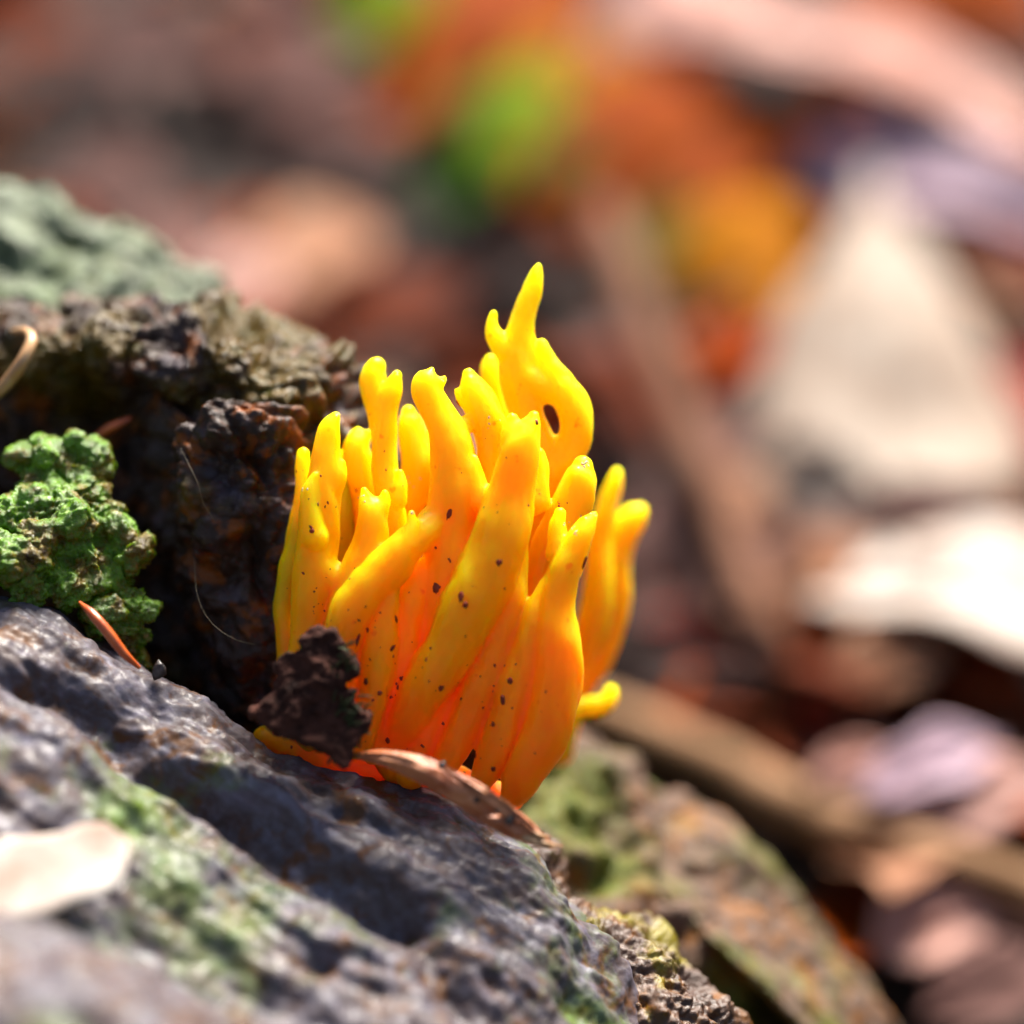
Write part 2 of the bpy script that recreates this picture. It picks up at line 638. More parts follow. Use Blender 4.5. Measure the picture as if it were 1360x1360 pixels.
crest = [(-420, 590), (-200, 702), (0, 800), (100, 858), (180, 904), (260, 946), (340, 988), (430, 1022), (520, 1046), (610, 1082), (680, 1128), (735, 1195), (790, 1275), (850, 1360), (960, 1500), (1100, 1680)]
rows = []
for i, (cx, cy) in enumerate(crest):
    tb = -0.35 if cx < 700 else -0.45
    sx = 60 if cx < 650 else 40
    rows.append([(cx + 200, cy + 800, 4.2), (cx + 120, cy + 300, 2.6), (cx + 40, cy + 70, 1.1), (cx + 6, cy + 10, tb + .6), (cx - 2, cy, tb + .15), (cx - 10, cy + 22, tb - .25),
                 (cx - 25, cy + 90, tb - .75), (cx - 48, cy + 200, tb - 1.45), (cx - 70, cy + 360, tb - 2.3), (cx - 85, cy + 560, tb - 3.3), (cx - 90, cy + 900, tb - 4.0), (cx - 90, cy + 1500, tb - 4.2)])
root_part('front_ridge', rows, 520, 330, front_disp, M_front)


# the nearer hump at the bottom
def hump_disp(p):
    h = .14 * fbm(crest_co(p, .5, 1.4, 1.2), 3, 140) + .05 * fbm(p * 3, 4, 150) + .012 * fbm(p * 14, 3, 152)
    return h, .15 + .35 * fbm(p * .8, 2, 181)


rows = []
for cx, cy in [(-420, 1120), (-200, 1160), (0, 1222), (120, 1248), (230, 1290), (330, 1365), (400, 1460), (470, 1580)]:
    rows.append([(cx + 120, cy + 250, -1.2), (cx + 45, cy + 60, -2.6), (cx + 8, cy + 6, -3.3), (cx - 4, cy + 4, -3.6), (cx - 20, cy + 60, -4.1), (cx - 35, cy + 160, -4.8), (cx - 40, cy + 420, -5.4), (cx - 40, cy + 1000, -5.6)])
root_part('near_hump', rows, 200, 140, hump_disp, M_front)


# the lumpy rotten bark wall behind the crevice, left of the fungus
def wall_disp(p):
    x, y = PX(p)
    wp = p + .25 * np.stack([fbm(p * 1.5 + 5 * k, 2, 250 + k) for k in range(3)], 1)
    big = lumps(wp * 1.7, 200)
    mid = lumps(wp * 4.2, 210) * (1 + .8 * noise(p * 1.3, 212))
    sm = lumps(p * 10, 220)
    h = .34 * (big - .45) + .15 * (mid - .4) + .055 * (sm - .4) + .10 * fbm(p * 1.2, 3, 230) + .012 * fbm(p * 22, 3, 240)
    # hollow under the left overhang
    h -= .5 * np.exp(-((x - 110) / 110) ** 2 - ((y - 570) / 75) ** 2)
    h -= .35 * np.exp(-((x - 215) / 40) ** 2 - ((y - 800) / 150) ** 2)
    m = .38 + .4 * fbm(p * .9, 2, 281)
    for cx, cy, r, v in ((330, 470, 90, .3), (220, 560, 60, .35), (60, 480, 80, .35), (330, 640, 60, -.25), (300, 800, 120, -.3)):
        m = m + v * np.exp(-((x - cx) ** 2 + (y - cy) ** 2) / r ** 2)
    return h, m


edge = [(-420, 380, 1.6, 700), (-200, 420, 1.5, 700), (0, 455, 1.4, 700), (90, 448, 1.3, 720), (180, 450, 1.0, 760), (260, 455, .8, 800), (330, 478, .7, 840), (400, 505, .8, 900), (460, 545, 1.1, 960), (520, 640, 1.4, 1000), (600, 800, 1.7, 1050), (700, 960, 1.9, 1100)]
rows = []
for cx, cy, t, low in edge:
    fall = low + 180
    rows.append([(cx + 20, cy + 500, 8), (cx + 30, cy + 120, 4.6), (cx + 12, cy - 22, 2.3), (cx + 4, cy - 20, t + .6), (cx, cy, t + .1), (cx - 2, cy + 40, t), (cx - 6, cy + 110, t + .25), (cx - 8, (cy + low) / 2 + 40, t + .35), (cx - 6, low, t + .3), (cx, fall, t + .6), (cx + 10, fall + 300, t + 1.0), (cx + 20, fall + 900, t + 1.2)])
root_part('bark_wall', rows, 430, 380, wall_disp, M_wall)


# nearer column of rotten bark that touches the fungus
def column_disp(p):
    wp = p + .2 * np.stack([fbm(p * 1.8 + 5 * k, 2, 360 + k) for k in range(3)], 1)
    h = .34 * (lumps(wp * 1.8, 300) - .45) + .15 * (lumps(wp * 4.4, 310) * (1 + .8 * noise(p * 1.5, 312)) - .4) + .05 * (lumps(p * 11, 320) - .4) + .012 * fbm(p * 22, 3, 340)
    x, y = PX(p)
    h = h * (1 - .6 * np.clip((y - 660) / 120, 0, 1)) + .10 * fbm(p * 1.6, 3, 350) + .03 * fbm(p * 6, 3, 352)
    return h, .30 + .4 * fbm(p * 1.1, 2, 381) - .3 * np.clip((y - 650) / 150, 0, 1)


rows = []
for py, xl, xr, t in [(500, 300, 330, 1.0), (530, 255, 370, .65), (575, 215, 405, .35), (650, 215, 425, .2), (740, 235, 430, .25), (840, 255, 430, .35), (950, 280, 440, .6), (1150, 290, 460, .9), (1500, 300, 470, 1.2)]:
    xm = (xl + xr) / 2
    w = (xr - xl) / 2
    rows.append([(xm - w * .7, py, t + 2.0), (xl - 4, py, t + .9), (xl + w * .25, py, t + .25), (xm, py, t), (xr - w * .25, py, t + .25), (xr + 4, py, t + .9), (xm + w * .7, py, t + 2.0)])
root_part('bark_column', rows, 330, 190, column_disp, M_wall)


# smooth algae-green shoulder behind the wall
def green_disp(p):
    h = .20 * fbm(crest_co(p, .8, 1.9, 1.4), 3, 400) + .16 * fbm(p * 2.2, 3, 410) + .02 * fbm(p * 9, 3, 420)
    return h, .5 + .5 * fbm(p * .6, 2, 481)


rows = []
for cx, cy in [(-420, 130), (-200, 190), (0, 252), (90, 282), (170, 312), (240, 358), (300, 415), (350, 480), (420, 580), (520, 760)]:
    rows.append([(cx + 140, cy + 560, 9), (cx + 60, cy + 150, 6.0), (cx + 10, cy + 6, 4.6), (cx, cy, 4.2), (cx - 14, cy + 60, 3.6), (cx - 30, cy + 150, 2.9), (cx - 40, cy + 300, 2.2), (cx - 40, cy + 700, 2.2)])
root_part('green_shoulder', rows, 260, 170, green_disp, M_green)


# right flank stepping down behind the fungus
def flank_disp(p):
    x, y = PX(p)
    h = .16 * fbm(p * 1.3, 3, 500) + .18 * (lumps(p * 1.9, 505) - .4) + .05 * fbm(p * 4, 3, 510) + .02 * fbm(p * 11, 3, 520)
    for pts, w, dp in (([(770, 1090), (830, 1130), (800, 1180), (760, 1160)], 16, .25), ([(860, 1040), (900, 1120), (880, 1200)], 14, .2)):
        d, s = line_dist(x, y, pts)
        h -= dp * np.exp(-(d / w) ** 2)
    m = .35 + .4 * fbm(p * .9, 2, 581)
    for cx, cy, r, v in ((800, 1140, 60, .6), (760, 1060, 50, .4), (850, 1080, 40, -.4)):
        m = m + v * np.exp(-((x - cx) ** 2 + (y - cy) ** 2) / r ** 2)
    return h, m


rows = []
for cx, cy, t in [(420, 800, 3.2), (560, 880, 3.0), (680, 950, 2.9), (770, 1000, 3.0), (850, 1045, 3.2), (930, 1100, 3.4), (1000, 1180, 3.5), (1080, 1300, 3.6), (1150, 1430, 3.6), (1250, 1620, 3.6)]:
    rows.append([(cx + 220, cy + 700, 7.5), (cx + 70, cy + 160, 5.6), (cx + 8, cy + 8, t + .9), (cx, cy, t + .4), (cx - 20, cy + 45, t - .2), (cx - 45, cy + 110, t - .9), (cx - 75, cy + 200, t - 1.7), (cx - 100, cy + 330, t - 2.2), (cx - 100, cy + 800, t - 2.4)])
root_part('right_flank', rows, 300, 230, flank_disp, M_flank)


# a loose plate of wood on the flank, with a raised edge
def plate_disp(p):
    h = .10 * fbm(crest_co(p, .6, 1.8, 1.4), 3, 600) + .04 * fbm(p * 4, 3, 610) + .015 * fbm(p * 12, 3, 620)
    return h, .42 + .45 * fbm(p * .8, 2, 681)


rows = []
for (lx, ly), (rx, ry), t in [((820, 1080), (835, 1040), 3.4), ((860, 1130), (900, 1060), 3.0), ((885, 1185), (985, 1112), 2.6), ((950, 1245), (1065, 1200), 2.5), ((1020, 1310), (1135, 1290), 2.4), ((1090, 1385), (1200, 1385), 2.3), ((1200, 1520), (1300, 1540), 2.2)]:
    mx, my = (lx + rx) / 2, (ly + ry) / 2
    rows.append([(rx - 10, ry + 120, t + 2.6), (rx + 8, ry + 30, t + 1.9), (rx, ry, t + 1.2), (mx, my, t + .5), (lx + 12, ly - 4, t), (lx - 2, ly + 6, t - .12), (lx + 4, ly + 24, t + .05), (lx + 24, ly + 40, t + .5), (lx + 60, ly + 90, t + 1.2)])
root_part('wood_plate', rows, 220, 170, plate_disp, M_flank)


# knobbly bark strip below the twig, in focus
def knob_disp(p):
    wp = p + .18 * np.stack([fbm(p * 2 + 5 * k, 2, 740 + k) for k in range(3)], 1)
    h = .14 * (lumps(wp * 2.2, 700) - .4) + .08 * (lumps(wp * 5.5, 710) * (1 + noise(p * 2, 712)) - .4) + .04 * (lumps(p * 15, 715) - .4) + .16 * fbm(crest_co(p, 1.0, 3.6, 2.6), 3, 720) + .010 * fbm(p * 26, 3, 730)
    return h, .42 + .35 * fbm(p * 2.2, 3, 781)


rows = []
for cx, cy, t in [(640, 1090, .1), (690, 1135, .1), (735, 1190, .05), (775, 1228, 0), (830, 1240, 0), (885, 1275, 0), (930, 1318, 0), (965, 1370, 0), (1020, 1470, -.1), (1100, 1600, -.1)]:
    rows.append([(cx + 130, cy + 560, 2.6), (cx + 50, cy + 160, 1.6), (cx + 6, cy + 8, .75 + t), (cx, cy, t + .3), (cx - 8, cy + 18, t), (cx - 30, cy + 65, t - .3), (cx - 70, cy + 150, t - .6), (cx - 100, cy + 300, t - .8)])
root_part('knobbly_strip', rows, 330, 170, knob_disp, M_knob)

# ------------------------------------------------------------------ moss cushions
moss_items = {
    'glistening green moss cushion with knobbly lobes, rising beside the dark crevice': [
        (70, 620, .45, 42), (110, 610, .5, 34), (45, 640, .4, 32), (95, 650, .3, 44), (50, 690, .1, 52), (10, 690, .1, 50), (-40, 700, .2, 55), (100, 700, .1, 48), (125, 670, .3, 40), (150, 710, .2, 42), (60, 740, -.1, 48), (10, 745, -.2, 50), (110, 745, 0, 44), (170, 735, .2, 30), (140, 690, .4, 44), (175, 715, .35, 24), (90, 770, -.1, 40), (40, 780, -.2, 40), (150, 770, .2, 32), (-60, 760, -.1, 60), (100, 592, .5, 20), (30, 608, .45, 20)],
    'small round moss cushion with green rim, under the large glistening one': [
        (170, 800, .1, 30), (190, 812, .1, 22), (150, 810, 0, 26), (185, 790, .15, 20), (170, 830, .1, 26), (140, 830, .1, 24), (190, 838, .15, 18), (165, 858, .2, 26), (150, 795, .1, 18), (196, 800, .15, 16), (185, 880, .3, 24), (130, 850, .2, 26)],
}
for lab, items in moss_items.items():
    parts = []
    cen = np.mean([P(a, b, c) for a, b, c, r in items], 0)
    for a, b, c, r in items:
        V, F = [], []
        ball(P(a, b + 4, c), r * pxcm() * .74, V, F)
        parts.append((V, F))
    v, n, f = fuse(parts, .016, 3)
    wv = v + .16 * np.stack([fbm(v * 2.5 + 7 * k, 2, 840 + k) for k in range(3)], 1)
    h = .10 * (lumps(wv * 2.6, 800) - .4) + .035 * (lumps(wv * 6.5, 810) - .4) * (1 + noise(v * 2, 8)) + .045 * (lumps(wv * 15, 820) - .35) + .028 * (lumps(v * 32, 822) - .3) + .12 * fbm(v * 3.2, 4, 830)
    v = v + n * h[:, None]
    base = cen * [1, 1, 0] + [0, 0, v[:, 2].min()]
    tag(link('moss_cushion', make_mesh('moss_cushion', v, f, origin=base), M_moss, None, base), lab, 'moss')

# ------------------------------------------------------------------ yellow coral fungus
ZB = P(560, 1060)[2]
ZT = P(700, 350)[2]


def limb(pts, t0=0.0, n=None):
    """pts (px,py,r_px[,t]) base to tip -> closed tube"""
    q = np.array([[*P(a[0], a[1], a[3] if len(a) > 3 else t0), a[2] * pxcm() * 1.0 + .008] for a in pts])
    n = n or max(10, len(pts) * 6)
    c = cr(q, n)
    c[:, 3] = np.maximum(c[:, 3], .012)
    return tube(c)


def fungus_part(name, limbs, parent, base, voxel=.019, it=5, seed=0, lift=0.0):
    v, n, f = fuse(limbs, voxel, it)
    v = v + n * (.020 * fbm(v * 2.2, 2, 900 + seed) + .003 * fbm(v * 7, 2, 910 + seed) + .0012 * fbm(v * 22, 2, 920) + .016 * fbm(np.stack([v[:, 0] * 6 + v[:, 2] * .5, v[:, 1] * 6, v[:, 2] * .9], 1), 2, 930 + seed))[:, None]
    h = (v[:, 2] - ZB) / (ZT - ZB) + lift
    return link(name, make_mesh(name, v, f, {'h': h}, origin=base), M_fung, parent)


fb = P(530, 1040, 0.1)
fung = thing('coral_fungus', 'bright yellow coral fungus with many upright antler-like branches, orange at its base', 'fungus', fb)

def lz(pts, t0=0.0):
    """the same with coordinates taken from the enlarged view of the fungus"""
    return limb([(330 + .596 * a[0], 330 + .596 * a[1], .596 * a[2], *a[3:]) for a in pts], t0)


branches = [
    # 0 tall spike with a horn, a looped shoulder and its narrow eye
    [lz([(545, 1050, 40), (570, 920, 42), (605, 780, 42), (640, 640, 46), (668, 530, 52), (650, 450, 42), (622, 370, 38), (606, 290, 44), (602, 225, 38), (611, 160, 30), (627, 105, 24), (640, 62, 15), (647, 38, 6)], .32),
     lz([(675, 500, 46), (712, 452, 40), (731, 402, 37), (725, 354, 36), (696, 308, 35), (668, 260, 24), (657, 228, 15), (655, 212, 9)], .28),
     lz([(612, 290, 42), (650, 305, 38), (695, 318, 34)], .3),
     lz([(600, 240, 32), (568, 222, 24), (546, 190, 19), (542, 165, 14), (546, 145, 8)], .28)],
    # 1 blunt finger behind it
    [lz([(590, 620, 30), (578, 420, 30), (552, 330, 29), (540, 275, 23), (541, 248, 12)], .75)],
    # 2 broad centre branch with a nicked top
    [lz([(285, 1165, 34, 0.0), (330, 1085, 44, -.2), (390, 985, 52, -.36), (450, 890, 60), (503, 790, 66), (540, 700, 64), (566, 620, 58), (585, 540, 50), (600, 480, 46), (614, 425, 36), (630, 390, 20), (636, 374, 9)], -.42),
     lz([(596, 450, 34), (590, 405, 24), (588, 380, 10)], -.38)],
    # 3 knobbly finger with a reddish tip
    [lz([(500, 760, 40), (520, 640, 30), (528, 560, 22), (540, 490, 30), (541, 425, 36), (526, 370, 40), (508, 325, 35), (496, 295, 24), (492, 282, 14)], -.02),
     lz([(500, 350, 20), (474, 335, 11), (466, 318, 8)], -.05), lz([(548, 420, 22), (560, 395, 14), (562, 380, 8)], -.08)],
    # 4 branch with a curled knob
    [lz([(315, 1090, 40), (368, 975, 45), (414, 870, 48), (438, 770, 52), (448, 670, 55), (455, 580, 52), (458, 500, 50), (448, 425, 44), (420, 365, 34), (398, 325, 34), (396, 302, 32)], -.2),
     lz([(396, 295, 24), (404, 280, 16), (408, 270, 8)], -.22), lz([(402, 305, 24), (424, 298, 14), (434, 290, 7)], -.22),
     lz([(450, 430, 34), (478, 400, 20), (486, 380, 10)], -.12)],
    # 5 club behind
    [lz([(350, 800, 34), (345, 690, 32), (352, 600, 32), (372, 540, 36), (380, 480, 40), (368, 425, 36), (357, 385, 26), (354, 366, 14)], .45)],
    # 6 slender forked finger
    [lz([(300, 900, 34), (315, 780, 34), (325, 660, 32), (318, 590, 30), (306, 520, 30), (301, 440, 28), (306, 370, 26), (318, 315, 21), (331, 280, 9)], .1),
     lz([(303, 460, 22), (290, 380, 25), (276, 315, 29), (279, 282, 27), (286, 264, 15)], .22)],
    # 7 short finger with a blunt, nicked top
    [lz([(275, 800, 30), (268, 680, 29), (260, 580, 29), (247, 500, 31), (240, 450, 30), (242, 420, 20), (244, 410, 12)], .40), lz([(246, 450, 20), (264, 420, 12), (268, 408, 7)], .38)],
    # 8 left branch
    [lz([(140, 1080, 42), (130, 960, 44), (136, 860, 46), (142, 770, 48), (150, 690, 47), (160, 600, 45), (166, 520, 42), (171, 460, 36), (182, 405, 24), (196, 372, 10)], -.12),
     lz([(175, 560, 28), (200, 510, 20), (208, 478, 11)], -.15),
     lz([(150, 695, 38), (200, 742, 34), (252, 722, 38)], -.15)],
    # 9 outermost left
    [lz([(95, 1130, 30), (92, 1000, 30), (90, 900, 27), (80, 815, 24), (92, 720, 26), (118, 640, 27), (126, 560, 22), (121, 500, 17), (122, 458, 12)], .1)],
    # 10 finger in the fork
    [lz([(195, 900, 30), (204, 760, 30), (204, 660, 29), (206, 590, 29), (208, 545, 22), (210, 525, 12)], .36)],
    # 11 stubby finger right of the fork
    [lz([(190, 1040, 40), (195, 920, 44), (218, 800, 42), (252, 715, 42), (274, 650, 40), (272, 592, 34), (262, 556, 22), (258, 540, 12)], -.2)],
    # 12 big slanting branch running into the knobbed one
    [lz([(190, 1060, 34), (196, 950, 40), (210, 870, 44), (245, 785, 46), (300, 718, 44), (362, 656, 40), (415, 610, 36, -.3), (448, 570, 28, -.15)], -.42),
     lz([(358, 660, 26), (366, 620, 20), (364, 592, 10)], -.5)],
    # 13.. lower strands
    [lz([(245, 1110, 30), (268, 1020, 36), (285, 935, 38), (297, 860, 34), (310, 790, 20), (318, 760, 12)], -.42)],
    [lz([(280, 1120, 30), (310, 1010, 34), (342, 900, 38), (364, 805, 36), (382, 720, 26)], -.26)],
    # 15 right finger, blunt
    [lz([(570, 1060, 40), (600, 930, 42), (632, 800, 40), (656, 710, 40), (690, 635, 42), (716, 575, 43), (736, 525, 40), (743, 500, 33), (746, 486, 20)], -.05)],
    # 16 big right front branch
    [lz([(575, 1235, 18), (600, 1200, 36), (640, 1125, 48), (672, 1040, 56), (688, 955, 55), (688, 875, 48), (690, 800, 40), (703, 730, 36), (730, 660, 30), (752, 615, 20), (768, 594, 9)], -.5)],
    [lz([(510, 1200, 26), (540, 1140, 36), (576, 1050, 42), (606, 960, 44), (632, 870, 40), (658, 780, 28), (680, 710, 14)], -.42)],
    [lz([(425, 1180, 30), (465, 1100, 38), (506, 1010, 42), (541, 920, 44), (570, 830, 42), (590, 740, 34), (602, 660, 18)], -.33)],
    [lz([(360, 1170, 34), (400, 1080, 36), (440, 990, 34), (470, 900, 28), (490, 820, 24)], -.22), lz([(330, 1160, 36), (372, 1070, 40), (420, 970, 40), (460, 880, 34)], -.12)],
    # small side tips grown out of the front branches
    [lz([(150, 640, 30), (138, 560, 20), (140, 520, 13), (146, 505, 8)], -.3), lz([(280, 620, 26), (300, 570, 17), (302, 545, 9)], -.2), lz([(330, 560, 18), (340, 520, 11), (338, 500, 7)], .0),
     lz([(520, 560, 26), (505, 500, 18), (504, 470, 10)], -.3), lz([(640, 560, 30), (650, 500, 20), (648, 455, 12)], -.15), lz([(690, 680, 28), (688, 620, 18), (694, 590, 10)], -.35)],
    # fingers at the back of the clump
    [lz([(430, 900, 34), (440, 640, 32), (420, 520, 30), (408, 450, 24), (404, 420, 12)], .6)],
    [lz([(240, 900, 30), (225, 660, 30), (215, 540, 27), (212, 480, 20), (216, 455, 10)], .6)],
    [lz([(600, 900, 34), (628, 700, 32), (660, 580, 30), (690, 520, 24), (700, 490, 12)], .5)],
    [lz([(500, 900, 34), (505, 650, 32), (490, 520, 28), (470, 440, 20), (468, 410, 10)], .7)],
]
free = (0, 1, 5, 7, 9, 10, 21, 22, 23, 24)          # branches that stand clear of the grown-together front
fungus_part('fused_branches', [x for k, b in enumerate(branches) if k not in free for x in b], fung, fb, seed=1)
for k in free:
    fungus_part('branch', branches[k], fung, fb, seed=k)
fungus_part('base', [lz([(35, 1090, 26), (95, 1105, 44), (190, 1135, 52), (300, 1155, 52), (420, 1185, 46), (520, 1215, 36), (590, 1232, 20)], .05),
                     limb([(400, 1000, 30), (470, 1030, 36), (560, 1052, 34), (640, 1072, 24)], .5)], fung, fb, seed=33)

# grains of dirt sticking to the branches, found by looking along the view line
dg = bpy.context.evaluated_depsgraph_get()


def hit(px, py):
    o = Vector(CAM * S)
    d = (Vector(P(px, py) * S) - o).normalized()
    dg.update()
    ok, loc, nor, _, ob, _ = scene.ray_cast(dg, o + d * .05, d)
    return (np.array(loc) / S, np.array(nor), ob) if ok else (None, None, None)


def grain(c, n, r, elong=1.0, ang=0.0, seed=0):
    """small irregular pebble: verts, quads"""
    V, F = [], []
    ball((0, 0, 0), 1.0, V, F, 8)
    V = np.array(V)
    V *= (1 + .5 * noise(V * 1.7 + seed * 3.1, seed))[:, None]
    n = n / np.linalg.norm(n)
    x = UPV * math.cos(ang) + RGT * math.sin(ang)
    x = x - n * (x @ n); x /= np.linalg.norm(x)
    y = np.cross(n, x)
    return c + V[:, :1] * x * r * elong + V[:, 1:2] * y * r + V[:, 2:] * n * r * .5, F


big_specks = [(596, 683, 6, 2.4, .3), (580, 780, 8, 1.6, 0), (612, 792, 6, 2.0, .1), (618, 803, 7, 1.2, .4), (663, 747, 6, 1.2, 0), (776, 748, 4.5, 4.0, -.35), (678, 904, 6, 1.2, .3), (668, 930, 5, 2.2, -.3), (655, 962, 5, 1.3, 0), (486, 905, 6, 1.1, 0), (504, 921, 6, 1.0, .5), (586, 914, 5.5, 1.3, .3), (655, 1021, 5.5, 1.1, 0), (526, 822, 4.5, 1.8, -.8), (475, 850, 4.5, 2.6, .1), (522, 860, 4, 2.4, 1.0), (713, 561, 4.5, 1.6, 0), (608, 535, 4.5, 2, -.2), (414, 705, 5, 1.2, 0), (533, 901, 4.5, 1.2, 0), (515, 983, 5, 1.3, 0)]
meshes = []
for k, (a, b, r, el, an) in enumerate(big_specks):
    c, n, ob = hit(a, b)
    if c is None or ob.parent is not fung:
        continue
    v, f = grain(c, n, r * pxcm() * .62, el, an, k)
    meshes.append((v, f))
small = []
rs = random.Random(4)
zones = [(430, 800, 40, 40, 40), (470, 850, 40, 50, 30), (540, 900, 60, 90, 40), (620, 920, 70, 90, 34), (700, 950, 40, 80, 14), (420, 660, 30, 60, 18), (515, 600, 30, 60, 12), (640, 660, 60, 90, 16), (440, 990, 70, 20, 14), (750, 660, 30, 60, 12), (570, 740, 80, 60, 12), (600, 1000, 60, 30, 10)]
for zx, zy, sx, sy, cnt in zones:
    for _ in range(cnt // 2):
        a, b = rs.gauss(zx, sx * .6), rs.gauss(zy, sy * .6)
        c, n, ob = hit(a, b)
        if c is None or ob.parent is not fung:
            continue
        v, f = grain(c, n, rs.choice([1.0, 1.3, 1.6, 2.0, 2.8]) * pxcm() * .62, rs.uniform(1, 2), rs.uniform(-1, 1), rs.randrange(999))
        small.append((v, f))
for v, f in meshes:
    link('dirt_grain', make_mesh('dirt_grain', v, f, origin=fb), M_speck, fung)
V, F = [], []
for v, f in small:
    o = len(V)
    V += list(v)
    F += [tuple(i + o for i in q) for q in f]
so = link('fine_dirt', make_mesh('fine_dirt', V, F, origin=fb), M_speck, fung)
so['kind'] = 'stuff'

V, F = [], []
for tx, ty, sp_, cnt in ((449, 551, 5, 7), (529, 494, 4, 6), (775, 616, 9, 14), (785, 686, 8, 8), (590, 505, 4, 4), (548, 681, 4, 4), (478, 660, 7, 4), (545, 640, 8, 5), (650, 560, 8, 4), (400, 650, 4, 3), (760, 700, 12, 8)):
    for _ in range(cnt):
        c, n, ob = hit(rs.gauss(tx, sp_ * .7), rs.gauss(ty, sp_ * .5))
        if c is None or ob.parent is not fung:
            continue
        v, f = grain(c, n, rs.uniform(.8, 1.8) * pxcm(), rs.uniform(1, 1.4), rs.uniform(-1, 1), rs.randrange(999))
        o = len(V)
        V += list(v)
        F += [tuple(i + o for i in q) for q in f]
so = link('pale_grit', make_mesh('pale_grit', V, F, origin=fb), M_grit, fung)
so['kind'] = 'stuff'

# the blurred second cluster and the tiny hook, rooted behind
fb2 = P(770, 960, 2.2)
f2 = thing('coral_fungus', 'smaller orange-yellow fungus cluster with two blunt tips, behind the large one', 'fungus', fb2)
fungus_part('branch', [lz([(690, 1120, 34), (735, 985, 34), (785, 905, 36), (812, 825, 36), (816, 740, 40), (822, 665, 38), (845, 615, 33), (866, 592, 24), (876, 584, 14)], 2.0)], f2, fb2, .026, 6, 51, .25)
fungus_part('branch', [lz([(690, 1110, 34), (725, 960, 34), (762, 860, 36), (780, 760, 38), (784, 660, 34), (798, 575, 26), (816, 520, 19), (822, 500, 11)], 1.7)], f2, fb2, .026, 6, 52, .2)
fb3 = P(765, 945, 1.6)
f3 = thing('coral_fungus', 'tiny yellow fungus sprout hooked upward at its tip, at the large fungus foot', 'fungus', fb3)
fungus_part('sprout', [lz([(690, 1110, 26), (725, 1030, 25), (755, 1022, 24), (785, 1018, 22), (804, 1003, 19), (808, 985, 13)], 1.5)], f3, fb3, .026, 6, 53, .5)

# ------------------------------------------------------------------ dark bark chip leaning on the fungus
out = [(402, 838), (424, 828), (450, 846), (456, 866), (470, 880), (474, 898), (452, 904), (456, 920), (472, 916), (468, 934), (494, 950), (490, 972), (474, 992), (470, 1012), (458, 1026), (446, 1012), (440, 996), (400, 984), (370, 978), (356, 966), (334, 954), (336, 942), (358, 930), (366, 900), (360, 880), (372, 868), (398, 862)]


def plate(outline, t, thick, tilt=lambda x, y: 0):
    n = len(outline)
    V = [P(a, b, t + tilt(a, b)) for a, b in outline] + [P(a, b, t + thick + tilt(a, b)) for a, b in outline]
    F = [tuple(range(n)), tuple(range(2 * n - 1, n - 1, -1))] + [(k, (k + 1) % n, (k + 1) % n + n, k + n) for k in range(n)]
    return V, F


cb = P(430, 1010, -.8)
chip = thing('bark_chip', 'ragged dark brown bark chip stuck against the left foot of the fungus', 'bark', cb)
v, n, f = fuse([plate(out, -.92, .16, lambda x, y: (900 - y) * .0012 + (x - 415) * -.0006)], .022, 3)
v = v + n * (.05 * fbm(v * 3, 3, 1000) + .025 * (lumps(v * 7, 1010) - .4) + .03 * fbm(v * 12, 3, 1020))[:, None]
link('chip_body', make_mesh('chip_body', v, f, origin=cb), M_flake, chip)
# tufts of dark moss along its right side
for k, (a, b, nb) in enumerate(((452, 880, 16), (462, 945, 26), (470, 980, 20), (440, 990, 10))):
    V, F = [], []
    for j in range(nb):
        a0, b0 = a + rs.gauss(0, 9), b + rs.gauss(0, 12)
        an = rs.uniform(-.4, 1.9)
        ln = rs.uniform(9, 20)
        pth = cr(np.array([[*P(a0, b0, -.93), .012], [*P(a0 + math.sin(an) * ln * .6, b0 - math.cos(an) * ln * .6, -1.0), .010], [*P(a0 + math.sin(an) * ln + 2, b0 - math.cos(an) * ln + 3, -1.03), .004]]), 5)
        v, f = tube(pth, 5)
        o = len(V); V += list(v); F += [tuple(i + o for i in q) for q in f]
    mt = link('moss_tuft', make_mesh('moss_tuft', V, F, origin=cb), M_chipmoss, chip)
    mt['kind'] = 'stuff'

# ------------------------------------------------------------------ brown bud scale lying at the foot
tb_ = P(600, 1060, -.9)
tw = thing('bud_scale', 'shiny brown splintered bud scale lying across the foot of the yellow fungus', 'twig', tb_)


